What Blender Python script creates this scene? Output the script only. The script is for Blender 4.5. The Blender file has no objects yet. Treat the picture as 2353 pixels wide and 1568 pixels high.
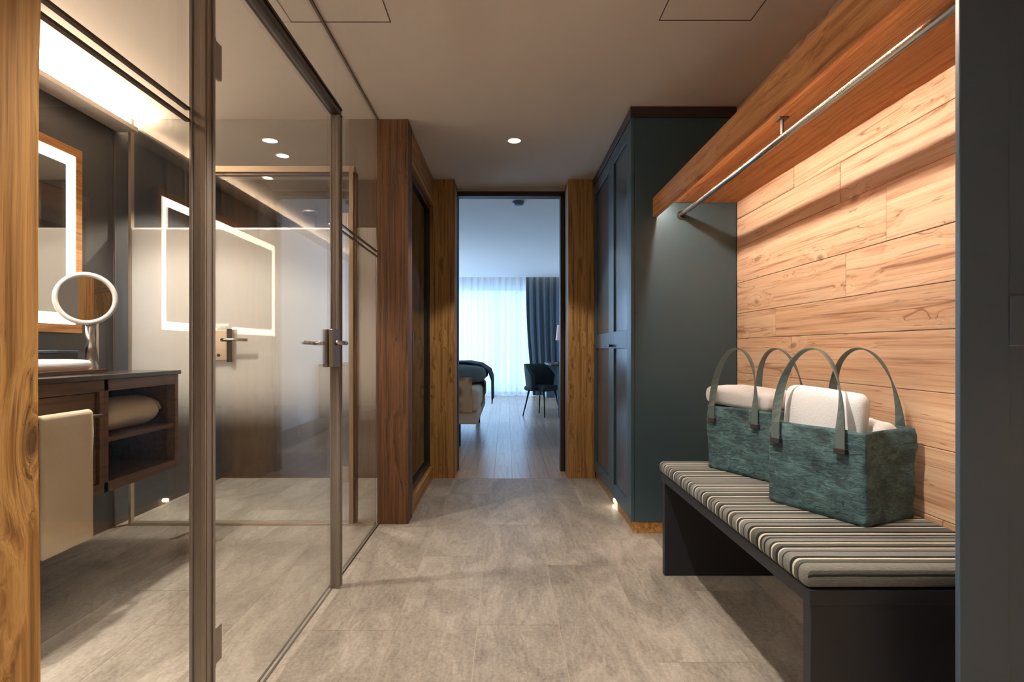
import bpy, bmesh, math, random
from mathutils import Vector, Matrix, noise
PI = math.pi
scn = bpy.context.scene
C = scn.collection
random.seed(7)

# ------------------------------------------------------------------ camera, world, exposure
cd = bpy.data.cameras.new('camera'); cam = bpy.data.objects.new('camera', cd); C.objects.link(cam)
cam.location = (0, 0, 1.04); cam.rotation_euler = (PI/2, 0, 0)
cd.sensor_width = 36; cd.lens = 1280/2353*36
cd.shift_x = 13.5/2353; cd.shift_y = 19/2353
cd.clip_start = .02
scn.camera = cam
scn.view_settings.view_transform = 'Standard'; scn.view_settings.look = 'None'
scn.view_settings.gamma = 1; scn.view_settings.exposure = 0.55
scn.view_settings.use_curve_mapping = False
scn.cycles.max_bounces = 12; scn.cycles.diffuse_bounces = 6; scn.cycles.transparent_max_bounces = 24
scn.cycles.sample_clamp_indirect = 6
scn.cycles.caustics_reflective = False
w = bpy.data.worlds.new('daylight'); scn.world = w; w.use_nodes = True
w.node_tree.nodes['Background'].inputs[0].default_value = (.44, .68, 1, 1)
w.node_tree.nodes['Background'].inputs[1].default_value = 6.5
pl = bpy.data.lights.new('window_portal', 'AREA'); pl.shape = 'RECTANGLE'; pl.size = 5.0; pl.size_y = 2.5
pl.cycles.is_portal = True
po = bpy.data.objects.new('window_portal', pl); C.objects.link(po)
po.location = (-.9, 13.0, 1.25); po.rotation_euler = (-PI/2, 0, 0)
po2 = bpy.data.objects.new('window_portal', pl.copy()); C.objects.link(po2); po2.location = (-3.52, 10.2, 1.25); po2.rotation_euler = (-PI/2, 0, PI/2)  # portal for the added side window
po2.data.size = 3.6

WARM = (1, .70, .43)
E_COVE, E_MIRROR, E_SHELF, E_SPOT, E_BATH, E_WC, E_CURT = 215, 12, 118, 52, 125, 165, 5

# ------------------------------------------------------------------ materials
def lin(r, g, b):
    f = lambda c: (c/255/12.92) if c/255 <= .04045 else ((c/255+.055)/1.055)**2.4
    return (f(r), f(g), f(b), 1)
class NT:
    def __init__(s, name):
        s.m = bpy.data.materials.new(name); s.m.use_nodes = True; s.t = s.m.node_tree; s.t.nodes.clear()
        s.out = s.n('ShaderNodeOutputMaterial')
    def n(s, ty, ins=None, **kw):
        x = s.t.nodes.new(ty)
        for k, v in kw.items(): setattr(x, k, v)
        for k, v in (ins or {}).items():
            if isinstance(v, bpy.types.NodeSocket): s.t.links.new(v, x.inputs[k])
            else: x.inputs[k].default_value = v
        return x
    def l(s, a, b): s.t.links.new(a, b)
    def math(s, op, a, b=0., c=0.):
        return s.n('ShaderNodeMath', {0: a, 1: b, 2: c}, operation=op).outputs[0]
    def ramp(s, fac, stops, interp='LINEAR'):
        r = s.n('ShaderNodeValToRGB', {0: fac}); cr = r.color_ramp; cr.interpolation = interp
        while len(cr.elements) < len(stops): cr.elements.new(.5)
        for e, (p, c) in zip(cr.elements, sorted(stops, key=lambda q: q[0])):
            e.position = p; e.color = c if len(c) == 4 else (*c, 1)
        return r.outputs[0]
    def obj(s): return s.n('ShaderNodeTexCoord').outputs['Object']
    def vmul(s, v, k): return s.n('ShaderNodeVectorMath', {0: v, 1: k}, operation='MULTIPLY').outputs[0]
    def noise(s, v, scale=5., detail=4., rough=.55, dist=0.):
        return s.n('ShaderNodeTexNoise', {'Vector': v, 'Scale': scale, 'Detail': detail, 'Roughness': rough, 'Distortion': dist}).outputs[0]
    def mix(s, f, a, b, mode='MIX'):
        x = s.n('ShaderNodeMix', data_type='RGBA', blend_type=mode)
        for k, v in ((0, f), (6, a), (7, b)):
            if isinstance(v, bpy.types.NodeSocket): s.l(v, x.inputs[k])
            else: x.inputs[k].default_value = v
        return x.outputs[2]
    def bsdf(s, col, rough=.5, metal=0., bump=None, bd=.002, bs=.5, **kw):
        b = s.n('ShaderNodeBsdfPrincipled', {'Base Color': col, 'Roughness': rough, 'Metallic': metal, **kw})
        if bump is not None:
            bp = s.n('ShaderNodeBump', {'Height': bump, 'Distance': bd, 'Strength': bs}); s.l(bp.outputs[0], b.inputs['Normal'])
        s.l(b.outputs[0], s.out.inputs[0]); return b
def plain(name, col, rough=.5, metal=0., var=.06, scale=8., **kw):
    t = NT(name); f = t.noise(t.obj(), scale)
    c = t.mix(f, tuple(x*(1-var) for x in col[:3])+(1,), tuple(min(1, x*(1+var)) for x in col[:3])+(1,))
    t.bsdf(c, rough, metal, **kw); return t.m
def emit(name, col, k):
    t = NT(name); e = t.n('ShaderNodeEmission', {0: (*col, 1), 1: k}); t.l(e.outputs[0], t.out.inputs[0]); return t.m
def wood(name, axis, dark, mid, light, rough=.6, knots=1., gs=1., bd=.003, island=0., kd=.55):
    """grain runs along axis (0,1,2); darker knots with grain swirling round them"""
    t = NT(name); o = t.obj()
    k = [8., 8., 8.]; k[axis] = 3.2
    o2 = t.n('ShaderNodeVectorMath', {0: t.vmul(o, tuple(k)), 1: t.vmul(t.n('ShaderNodeTexNoise', {'Vector': o, 'Scale': 2.}).outputs['Color'], (.8, .8, .8))}, operation='ADD').outputs[0]
    vo = t.n('ShaderNodeTexVoronoi', {'Vector': o2, 'Scale': kd, 'Randomness': 1.}).outputs['Distance']
    halo = t.ramp(vo, [(0, (1, 1, 1)), (.22, (.3, .3, .3)), (.42, (0, 0, 0))], 'EASE')
    g = [44.*gs]*3; g[axis] = 1.0*gs
    gv = t.n('ShaderNodeVectorMath', {0: t.vmul(o, tuple(g)), 1: t.vmul(halo, (1.5*knots,)*3)}, operation='ADD').outputs[0]
    if island:
        ri = t.n('ShaderNodeNewGeometry').outputs['Random Per Island']
        gv = t.n('ShaderNodeVectorMath', {0: gv, 1: t.vmul(t.n('ShaderNodeCombineXYZ', {0: ri, 1: ri, 2: ri}).outputs[0], (41., 37., 43.))}, operation='ADD').outputs[0]
    f1 = t.noise(gv, 1., 5., .6, .4); f2 = t.noise(gv, 4., 3., .6)
    f = t.math('ADD', t.math('MULTIPLY', f1, .7), t.math('MULTIPLY', f2, .3))
    col = t.ramp(f, [(.30, dark), (.46, mid), (.58, light), (.75, mid)])
    kn = t.ramp(vo, [(.0, (1, 1, 1)), (.05, (.9, .9, .9)), (.11, (0, 0, 0))])
    kf = t.math('MULTIPLY', kn, .8*min(1, knots))
    cr = t.noise(t.vmul(gv, (.55, .55, .55)), 1., 2., .5, 1.)
    col = t.mix(t.ramp(t.math('ABSOLUTE', t.math('SUBTRACT', cr, .56)), [(0, (.8, .8, .8)), (.008, (0, 0, 0))]), col, dark)
    col = t.mix(kf, col, tuple(x*.35 for x in dark[:3])+(1,))
    if island:
        br = t.math('ADD', t.math('MULTIPLY', ri, island), 1-island/2)
        col = t.mix(1., col, t.n('ShaderNodeCombineXYZ', {0: br, 1: br, 2: br}).outputs[0], 'MULTIPLY')
    t.bsdf(col, rough, bump=t.math('SUBTRACT', f, t.math('MULTIPLY', kn, .5)), bd=bd, bs=.8)
    return t.m
def glass(name, tint=(.975, .985, .98), frost=None, f0=.045):
    t = NT(name); g = t.n('ShaderNodeNewGeometry')
    d = t.n('ShaderNodeVectorMath', {0: g.outputs['Incoming'], 1: g.outputs['Normal']}, operation='DOT_PRODUCT').outputs['Value']
    x = t.math('SUBTRACT', 1., t.math('ABSOLUTE', d))
    F = t.math('ADD', t.math('MULTIPLY', t.math('POWER', x, 5.), 1-f0), f0)
    tr = t.n('ShaderNodeBsdfTransparent', {0: (*tint, 1)})
    base = tr.outputs[0]
    if frost:
        z = t.n('ShaderNodeSeparateXYZ', {0: g.outputs['Position']}).outputs[2]
        m = t.n('ShaderNodeMapRange', {0: z, 1: frost[0], 2: frost[1], 3: 0., 4: 1.}, interpolation_type='SMOOTHSTEP').outputs[0]
        m = t.math('MULTIPLY', m, t.math('LESS_THAN', z, frost[2]))
        df = t.n('ShaderNodeBsdfDiffuse', {0: (.88, .86, .83, 1)}); tl = t.n('ShaderNodeBsdfTranslucent', {0: (.88, .86, .83, 1)})
        dm = t.n('ShaderNodeMixShader', {0: .48, 1: df.outputs[0], 2: tl.outputs[0]})
        base = t.n('ShaderNodeMixShader', {0: t.math('MULTIPLY', m, .96), 1: base, 2: dm.outputs[0]}).outputs[0]
    gl = t.n('ShaderNodeBsdfGlossy', {0: (1, 1, 1, 1), 'Roughness': .0})
    mx = t.n('ShaderNodeMixShader', {0: F, 1: base, 2: gl.outputs[0]})
    t.l(mx.outputs[0], t.out.inputs[0]); return t.m

M = {}
OD, OM, OL = lin(66, 38, 18), lin(158, 114, 58), lin(190, 146, 86)
M['post'] = wood('old_timber', 2, OD, OM, OL, knots=1.15, gs=1.1, bd=.007, kd=1.0)
M['post_shaded'] = wood('shaded_old_timber', 2, lin(38, 25, 16), lin(92, 62, 38), lin(120, 84, 54), knots=1., gs=1.2, bd=.005)  # same timber as the other posts, weaker light put into its colour
M['beam_h'] = wood('timber_lengthwise', 1, OD, OM, OL, knots=.8, bd=.003)
M['shelfwood'] = wood('shelf_wood', 1, lin(128, 80, 42), lin(184, 124, 70), lin(206, 150, 94), knots=.8, gs=.8, bd=.003)
M['planks'] = wood('plank_cladding', 1, lin(134, 88, 56), lin(220, 178, 144), lin(233, 200, 168), rough=.65, knots=.75, gs=.7, bd=.003, island=.22, kd=.85)
M['vanity'] = wood('walnut_brown', 1, lin(60, 38, 26), lin(98, 68, 48), lin(116, 82, 58), rough=.45, knots=.1, bd=.001)
M['bedfloor'] = wood('oak_floorboards', 1, lin(136, 108, 86), lin(172, 146, 122), lin(186, 162, 140), rough=.28, knots=.2, bd=.001, island=.2)
M['ceiling'] = plain('ceiling_paint', lin(226, 216, 206), .9, var=.02)
M['white'] = plain('white_paint', lin(215, 215, 215), .8, var=.02)
M['slate'] = plain('slate_wall', lin(72, 71, 72), .38, var=.12, scale=2.2)
M['brownwall'] = plain('brown_plaster', lin(92, 76, 66), .7, var=.1, scale=3)
M['teal'] = plain('petrol_lacquer', lin(54, 78, 90), .38, var=.04)
M['teal_panel'] = plain('petrol_panel', lin(62, 76, 86), .24, var=.04)
M['anthracite'] = plain('anthracite_lacquer', lin(70, 90, 110), .45, var=.03)
M['benchblack'] = plain('bench_black', lin(30, 32, 40), .5, var=.05)
M['bronze'] = plain('bronze_metal', lin(142, 131, 122), .42, .35, var=.05)
M['darkbronze'] = plain('dark_bronze', lin(62, 52, 46), .4, .6, var=.05)
M['champagne'] = plain('champagne_metal', lin(200, 182, 160), .35, .7, var=.04)
M['chrome'] = plain('brushed_steel', lin(205, 203, 200), .22, 1., var=.03)
M['black'] = plain('black_plastic', lin(24, 24, 27), .4)
M['darktrim'] = plain('dark_brown_trim', lin(52, 40, 36), .5)
M['stone'] = plain('dark_stone_top', lin(62, 54, 50), .18, var=.15, scale=14)
M['towel'] = None
M['mirror'] = plain('mirror_glass', (.85, .85, .85), .01, 1., var=.0)
M['darkglass'] = plain('dark_door_glass', (.03, .035, .04), .06, 0., var=.05)
M['glass'] = glass('clear_glass')
M['frost'] = glass('frosted_glass', frost=(.54, .99, 1.762), f0=.06)
M['led_mirror'] = emit('led_mirror', (1, .80, .62), E_MIRROR)
M['led_shelf'] = emit('led_shelf', (1, .84, .68), E_SHELF)
M['led_cove'] = emit('led_cove', (1, .76, .54), E_COVE)
M['led_curtain'] = emit('led_curtain', (1, .93, .8), E_CURT)
M['lens'] = emit('lamp_lens', (1, .86, .66), 14)
M['shade'] = plain('pink_shade', lin(225, 185, 175), .8)
M['stripe_line'] = plain('brown_marking', lin(74, 58, 46), .6)
M['leather'] = plain('dark_teal_leather', lin(92, 108, 108), .5, var=.15, scale=30)
M['tag'] = plain('dark_tag', lin(52, 44, 48), .6)

def towel_mat(name, col):
    t = NT(name); o = t.obj(); f = t.noise(o, 260., 3.); f2 = t.noise(o, 9., 3.)
    c = t.mix(f2, tuple(x*.93 for x in col[:3])+(1,), col)
    t.bsdf(c, .95, bump=t.math('ADD', t.math('MULTIPLY', f, .3), t.math('MULTIPLY', f2, .7)), bd=.008, bs=.6, **{'Sheen Weight': .2}); return t.m
M['towel'] = towel_mat('white_terry', lin(240, 243, 248))
M['towel_beige'] = towel_mat('cream_terry', lin(222, 205, 178))
def felt():
    t = NT('petrol_felt'); o = t.obj()
    a = t.noise(t.vmul(o, (1, 1, 1.6)), 16., 6., .65, .8); b = t.noise(t.vmul(o, (9, 9, 30)), 3., 4., .6, 1.2)
    f = t.math('ADD', t.math('MULTIPLY', a, .6), t.math('MULTIPLY', b, .4))
    c = t.ramp(f, [(.34, lin(42, 54, 62)), (.47, lin(60, 86, 94)), (.58, lin(80, 114, 120)), (.70, lin(108, 140, 144))])
    t.bsdf(c, .85, bump=f, bd=.012, bs=.9); return t.m
M['felt'] = felt()
def stripes():
    t = NT('striped_upholstery'); o = t.obj()
    y = t.n('ShaderNodeSeparateXYZ', {0: o}).outputs[1]
    wob = t.math('MULTIPLY', t.math('SUBTRACT', t.noise(t.vmul(o, (9, 26, 9)), 1., 2.), .5), .006)
    gn = t.n('ShaderNodeNewGeometry').outputs['Normal']; ny = t.math('ABSOLUTE', t.n('ShaderNodeSeparateXYZ', {0: gn}).outputs[1])
    zz = t.math('MULTIPLY', t.n('ShaderNodeSeparateXYZ', {0: o}).outputs[2], t.math('GREATER_THAN', ny, .8))
    p = t.math('FRACT', t.math('DIVIDE', t.math('ADD', t.math('ADD', y, zz), wob), .40))
    G, D, W, O, K = lin(124, 127, 124), lin(38, 39, 43), lin(206, 204, 192), lin(86, 90, 82), lin(18, 19, 24)
    seq = [(W, 1), (K, 1.6), (O, 3.4), (W, .9), (K, 1.4), (G, 2.6), (D, .8), (G, 2.4), (W, .8), (D, 1.6), (W, .8), (G, 3), (D, .7), (O, 1.6), (W, 1), (K, 1.4),
           (G, 3.2), (D, .7), (G, 1.6), (W, .8), (K, 1.3), (O, 2), (W, .8), (D, 1), (G, 2.4), (K, .8), (G, 1.4), (D, 1.2)]
    tot = sum(q for _, q in seq); acc = 0; st = []
    for c, q in seq: st.append((acc/tot, c)); acc += q
    c = t.ramp(p, st, 'CONSTANT')
    f = t.noise(t.vmul(o, (1, 4, 4)), 90., 3.)
    c = t.mix(.35, c, t.ramp(f, [(.3, (.3, .3, .3)), (.7, (1, 1, 1))]), 'MULTIPLY')
    t.bsdf(c, .9, bump=t.math('ADD', f, c), bd=.003, bs=.6); return t.m
M['stripes'] = stripes()
def tiles():
    t = NT('stone_look_tiles'); o = t.obj(); ri = t.n('ShaderNodeNewGeometry').outputs['Random Per Island']
    off = t.vmul(t.n('ShaderNodeCombineXYZ', {0: ri, 1: ri, 2: ri}).outputs[0], (23., 31., 7.))
    v = t.n('ShaderNodeVectorMath', {0: o, 1: off}, operation='ADD').outputs[0]
    a = t.noise(t.vmul(v, (3.4, 1.1, 1)), 1.2, 5., .6, 1.5); b = t.noise(t.vmul(v, (5, 1, 1)), 16., 5., .7); s = t.noise(v, 75., 4., .7)
    f = t.math('ADD', t.math('ADD', t.math('MULTIPLY', a, .45), t.math('MULTIPLY', b, .25)), t.math('MULTIPLY', s, .30))
    c = t.ramp(f, [(.34, lin(104, 97, 90)), (.46, lin(146, 138, 129)), (.56, lin(170, 162, 152)), (.68, lin(196, 189, 180))])
    # shallow crackled veins
    v2 = t.ramp(t.math('ABSOLUTE', t.math('SUBTRACT', a, .5)), [(0, (.72, .70, .68)), (.012, (1, 1, 1))])
    c = t.mix(.7, c, v2, 'MULTIPLY')
    br = t.math('ADD', t.math('MULTIPLY', ri, .16), .92)
    c = t.mix(1., c, t.n('ShaderNodeCombineXYZ', {0: br, 1: br, 2: br}).outputs[0], 'MULTIPLY')
    t.bsdf(c, t.math('ADD', t.math('MULTIPLY', s, .25), .38), bump=f, bd=.0015, bs=.5); return t.m
M['tiles'] = tiles()
M['grout'] = plain('grout', lin(176, 166, 152), .9)
def sheer_mat(name, col, tr):
    t = NT(name)
    a = t.n('ShaderNodeBsdfTransparent', {0: (1, 1, 1, 1)}); d = t.n('ShaderNodeBsdfDiffuse', {0: col}); l = t.n('ShaderNodeBsdfTranslucent', {0: col})
    m1 = t.n('ShaderNodeMixShader', {0: .55, 1: d.outputs[0], 2: l.outputs[0]})
    f = t.noise(t.obj(), 3.)
    m2 = t.n('ShaderNodeMixShader', {0: t.math('ADD', t.math('MULTIPLY', f, .06), 1-tr), 1: a.outputs[0], 2: m1.outputs[0]})
    t.l(m2.outputs[0], t.out.inputs[0]); return t.m
M['sheer'] = sheer_mat('sheer_fabric', (.46, .50, .55, 1), .07)
M['curtain'] = plain('slate_curtain', lin(78, 88, 98), .9, var=.1)
M['cream'] = plain('cream_fabric', lin(226, 206, 180), .9, var=.06)
def pattern():
    t = NT('brown_patterned_blanket'); o = t.obj()
    v = t.n('ShaderNodeTexVoronoi', {'Vector': o, 'Scale': 7.}).outputs['Distance']
    t.bsdf(t.ramp(v, [(.1, lin(84, 54, 36)), (.35, lin(170, 118, 76)), (.6, lin(214, 180, 140))]), .9); return t.m
M['pattern'] = pattern()
M['throw'] = plain('grey_teal_throw', lin(110, 124, 128), .95, var=.25, scale=10)
M['throw_dark'] = plain('dark_blue_throw', lin(40, 52, 66), .95, var=.25, scale=10)
M['chairfab'] = plain('dark_green_fabric', lin(34, 48, 50), .8)
M['desk'] = plain('grey_blue_desk', lin(120, 142, 160), .35)

# ------------------------------------------------------------------ mesh helpers
class MB:
    def __init__(s): s.v = []; s.f = []
    def add(s, vs, fs):
        n = len(s.v); s.v += [Vector(v) for v in vs]; s.f += [[i+n for i in f] for f in fs]; return s
    def box(s, x0, x1, y0, y1, z0, z1):
        return s.add([(x, y, z) for z in (z0, z1) for y in (y0, y1) for x in (x0, x1)],
                     [(0, 2, 3, 1), (4, 5, 7, 6), (0, 1, 5, 4), (2, 6, 7, 3), (0, 4, 6, 2), (1, 3, 7, 5)])
    def tube(s, pts, r, n=12, cap=True):
        pts = [Vector(p) for p in pts]; rs = r if isinstance(r, (list, tuple)) else [r]*len(pts)
        rings = []; up = None
        for i, p in enumerate(pts):
            d = (pts[min(i+1, len(pts)-1)] - pts[max(i-1, 0)]).normalized()
            if up is None: up = d.orthogonal().normalized()
            up = (up - d*up.dot(d)).normalized(); sd = d.cross(up)
            rings.append([p + (up*math.cos(2*PI*k/n) + sd*math.sin(2*PI*k/n))*rs[i] for k in range(n)])
        vs = [v for R in rings for v in R]; fs = []
        for i in range(len(pts)-1):
            for k in range(n): a = i*n+k; b = i*n+(k+1) % n; fs.append((a, b, b+n, a+n))
        if cap: fs += [tuple(range(n-1, -1, -1)), tuple(range((len(pts)-1)*n, len(pts)*n))]
        return s.add(vs, fs)
    def lathe(s, prof, c=(0, 0, 0), n=32):
        """profile (r,z) round the vertical through c"""
        vs = []; fs = []
        for r, z in prof: vs += [(c[0]+r*math.cos(2*PI*k/n), c[1]+r*math.sin(2*PI*k/n), c[2]+z) for k in range(n)]
        for i in range(len(prof)-1):
            for k in range(n): a = i*n+k; b = i*n+(k+1) % n; fs.append((a, b, b+n, a+n))
        fs += [tuple(range(n-1, -1, -1)), tuple(range((len(prof)-1)*n, len(prof)*n))]
        return s.add(vs, fs)
    def torus(s, c, nrm, R, r, n=48, m=10):
        nrm = Vector(nrm).normalized(); a = nrm.orthogonal().normalized(); b = nrm.cross(a); c = Vector(c); vs = []; fs = []
        for i in range(n):
            d = a*math.cos(2*PI*i/n) + b*math.sin(2*PI*i/n)
            for j in range(m): vs.append(c + d*(R+r*math.cos(2*PI*j/m)) + nrm*r*math.sin(2*PI*j/m))
        for i in range(n):
            for j in range(m):
                fs.append((i*m+j, ((i+1) % n)*m+j, ((i+1) % n)*m+(j+1) % m, i*m+(j+1) % m))
        return s.add(vs, fs)
    def xf(s, mat): s.v = [mat @ v for v in s.v]; return s
def bev(o, w=.003, seg=2):
    b = o.modifiers.new('bevel', 'BEVEL'); b.width = w; b.segments = seg; b.limit_method = 'ANGLE'; b.angle_limit = math.radians(40)
def obj(name, mb, mat, parent=None, smooth=False, bevel=0., local=False, seg=2):
    """world-coordinate vertices unless local; origin at the parent's, or at the base centre of a top-level mesh"""
    me = bpy.data.meshes.new(name); vs = mb.v
    loc = Vector((0, 0, 0))
    if parent is None and not local:
        lo = [min(v[i] for v in vs) for i in range(3)]; hi = [max(v[i] for v in vs) for i in range(3)]
        loc = Vector(((lo[0]+hi[0])/2, (lo[1]+hi[1])/2, lo[2]))
    elif parent is not None and not local:
        loc = Vector(parent.get('_w', (0, 0, 0)))
    me.from_pydata([tuple(v-loc) for v in vs], [], mb.f); me.update()
    o = bpy.data.objects.new(name, me); C.objects.link(o); me.materials.append(M[mat] if isinstance(mat, str) else mat)
    if parent is None: o.location = loc
    else: o.parent = parent
    bm = bmesh.new(); bm.from_mesh(me); bmesh.ops.recalc_face_normals(bm, faces=bm.faces); bm.to_mesh(me); bm.free()
    if smooth:
        for p in me.polygons: p.use_smooth = True
    if bevel: bev(o, bevel, seg)
    o['_w'] = tuple(loc)
    return o
def tag(o, label, cat, group=None, kind=None):
    o['label'] = label; o['category'] = cat
    if group: o['group'] = group
    if kind: o['kind'] = kind
    return o
def thing(name, label, cat, loc, rz=0, group=None, kind=None):
    o = bpy.data.objects.new(name, None); C.objects.link(o); o.location = loc; o.rotation_euler = (0, 0, rz)
    o.empty_display_size = .1; o['_w'] = tuple(loc)
    return tag(o, label, cat, group, kind)
def struct(name, mb, mat, label, cat, bevel=0., smooth=False):
    return tag(obj(name, mb, mat, None, smooth, bevel), label, cat, kind='structure')
def B(*a): return MB().box(*a)
def frame_yz(mb, x0, x1, y0, y1, z0, z1, w):
    mb.box(x0, x1, y0, y0+w, z0, z1); mb.box(x0, x1, y1-w, y1, z0, z1)
    mb.box(x0, x1, y0+w, y1-w, z1-w, z1); mb.box(x0, x1, y0+w, y1-w, z0, z0+w); return mb

H = 2.41; XW = 1.30; XG = -.765; XL = -2.30
# ------------------------------------------------------------------ shell
fl = MB()
js = [-2.256, -1.949, -1.642, -1.335, -1.028, -.721, -.415, -.108, .199, .506, .813, 1.12, 1.31]
xs = [XL] + js
for i in range(len(xs)-1):
    y = -1.5 + [.0, -.62, -.25, -.9][i % 4]
    y = {6: -1.5-.04, 7: -1.5-.5}.get(i, y)
    while y < 4.48:
        a, b = max(y, -1.5), min(y+1.2, 4.48)
        if b-a > .02: fl.box(xs[i]+.0012, xs[i+1]-.0012, a+.0012, b-.0012, -.02, 0)
        y += 1.2
struct('floor', fl, 'tiles', 'grey-beige stone-look plank tiles of the hallway and bathroom', 'floor')
struct('floor', B(XL-.1, 1.4, -1.6, 4.48, -.06, -.0012), 'grout', 'pale grout bed between the floor tiles', 'floor')
bf = MB()
for i in range(38):
    x0 = -3.4+i*.15; y = 4.48-random.random()*1.2
    while y < 13.0:
        a, b = max(y, 4.48), min(y+1.5, 13.0)
        if b-a > .01: bf.box(x0+.001, x0+.149, a+.001, b-.001, -.02, 0)
        y += 1.5
struct('floor', B(-3.5, 2.3, 4.48, 13.0, -.06, -.0012), 'darktrim', 'dark gaps under the bedroom floorboards', 'floor')
struct('floor', bf, 'bedfloor', 'oak floorboards of the bedroom beyond the doorway', 'floor')

ce = MB().box(XL-.1, 1.45, -1.6, 4.82, H, H+.1)
struct('ceiling', ce, 'ceiling', 'smooth pale plaster ceiling over hallway and bathroom', 'ceiling')
def hatch(x0, x1, y0, y1):
    g = MB(); t = .004; z0, z1 = H-.0015, H
    frame = [(x0, x1, y0, y0+t), (x0, x1, y1-t, y1), (x0, x0+t, y0+t, y1-t), (x1-t, x1, y0+t, y1-t)]
    for a in frame: g.box(*a, z0, z1)
    return g
struct('trim_1', hatch(-.90, -.482, 1.75, 2.332), 'brownwall', 'fine gap outline of the square ceiling hatch on the left, beside the glass', 'hatch')
struct('trim_2', hatch(.635, 1.02, 1.75, 2.32), 'brownwall', 'fine gap outline of the square ceiling hatch on the right, above the bench', 'hatch')

struct('wall_left', B(XL-.1, XL, -1.6, 4.9, 0, H), 'slate', 'dark slate bathroom wall carrying the lit mirror', 'wall')
struct('wall_left', B(XL, -.64, 4.5, 4.8, 0, H), 'brownwall', 'brown end wall of the shower behind the frosted glass door', 'wall')
struct('wall_back', B(XL-.1, 1.45, -1.6, -1.5, 0, H), 'white', 'plain wall behind the camera', 'wall')
struct('wall_right', B(XW+.02, XW+.12, -1.5, 4.9, 0, H), 'white', 'right hallway wall behind bench and wardrobe', 'wall')
struct('wall_left', B(-.77, -.66, 3.50, 4.48, 0, H), 'brownwall', 'partition wall between shower and far hallway', 'wall')
pk = MB(); z = 0.0
for hgt in (.17, .20, .16, .21, .17, .19, .14, .17, .20, .16, .21, .18, .17, .08):
    z1 = min(z+hgt, H)
    y = .6 - random.random()*.8
    while y < 3.14:
        L = 1.3+random.random()*1.2; a, b = max(.6, y), min(y+L, 3.14)
        if b-a > .01: pk.box(XW+random.random()*.003, XW+.019, a+.0008, b-.0008, z+.001, z1-.001)
        y += L
    z = z1
pk_o = struct('wall_right', pk, 'planks', 'warm-lit rough pine plank cladding above the bench', 'wall', bevel=.0015)

# skirting / glass channels
struct('trim_3', MB().box(XG-.012, XG-.006, .89, 3.31, 0, .004).box(XG+.006, XG+.012, .89, 3.31, 0, .004), 'darkbronze', 'thin dark double floor channel under the hallway glass', 'trim')
struct('trim_4', B(XG-.006, XG+.006, .89, 3.31, H-.006, H), 'brownwall', 'thin ceiling channel above the hallway glass', 'trim')

# ------------------------------------------------------------------ timber posts
def rough_post(x0, x1, y0, y1, z0, z1, amp=.004, seed=0):
    nz = 60; per = []
    m = 5
    for k in range(m): per.append((x0+(x1-x0)*k/m, y0))
    for k in range(m): per.append((x1, y0+(y1-y0)*k/m))
    for k in range(m): per.append((x1-(x1-x0)*k/m, y1))
    for k in range(m): per.append((x0, y1-(y1-y0)*k/m))
    cx, cy = (x0+x1)/2, (y0+y1)/2; vs = []; fs = []; n = len(per)
    for i in range(nz+1):
        z = z0+(z1-z0)*i/nz
        for (x, y) in per:
            d = noise.noise(Vector((x*9+seed, y*9, z*2.3)))*amp + noise.noise(Vector((x*30+seed, y*30, z*6)))*amp*.4 - amp
            dd = Vector((x-cx, y-cy)).normalized()
            vs.append((x+dd.x*d, y+dd.y*d, z))
    for i in range(nz):
        for k in range(n): a = i*n+k; b = i*n+(k+1) % n; fs.append((a, b, b+n, a+n))
    fs += [tuple(range(n-1, -1, -1)), tuple(range(nz*n, nz*n+n))]
    return MB().add(vs, fs)
def post(label, x0, x1, y0, y1, z1, seed, mat='post'):
    return tag(obj('timber_post', rough_post(x0, x1, y0, y1, 0, z1, seed=seed), mat), label, 'post')
post('nearest knotty timber post, cut off by the left edge of the photo', -.77, -.579, .50, .698, H, 1)
post('timber post at the far end of the hallway glass, its shade put into the colour', -.771, -.580, 3.31, 3.46, H, 5, 'post_shaded')
post('timber post at the left side of the bedroom doorway', -.615, -.412, 4.48, 4.74, H, 9)
post('timber post at the right side of the bedroom doorway, beside the wardrobe', .497, .716, 4.48, 4.74, H, 13)

# bedroom doorway: thin dark frame and surrounding wall
fr = MB().box(-.435, -.408, 4.74, 4.84, 0, 2.37).box(.462, .497, 4.74, 4.84, 0, 2.37).box(-.435, .497, 4.74, 4.84, 2.345, 2.385)
struct('trim_5', fr, 'darktrim', 'thin dark frame round the bedroom doorway', 'door frame', bevel=.002)
struct('wall_front', MB().box(-3.4, -.435, 4.80, 4.9, 0, 2.62).box(.497, 2.3, 4.80, 4.9, 0, 2.62).box(-.435, .497, 4.80, 4.9, 2.385, 2.62).box(-.435, .497, 4.76, 4.80, 2.385, 2.41), 'ceiling', 'wall round the bedroom doorway', 'wall')

# left recessed door between the two posts
struct('trim_6', MB().box(-.66, -.585, 3.46, 4.48, 2.20, H), 'beam_h', 'timber lintel over the dark side door', 'lintel', bevel=.004)
struct('trim_7', MB().box(-.66, -.588, 3.46, 4.48, 0, .10), 'beam_h', 'lit timber sill under the dark side door', 'sill', bevel=.006)
d1 = thing('door_1', 'dark petrol side door with glossy pane between two timber posts', 'door', (-.64, 3.97, .10), kind='structure')
obj('door_frame', frame_yz(MB(), -.658, -.615, 3.47, 4.47, .10, 2.20, .045), 'black', d1, bevel=.002)
obj('pane', B(-.65, -.635, 3.515, 4.425, .145, 2.155), 'darkglass', d1)
hd = MB().box(-.615, -.585, 3.49, 3.53, .95, 1.15)
obj('door_handle', hd, 'black', d1, bevel=.003)

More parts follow.
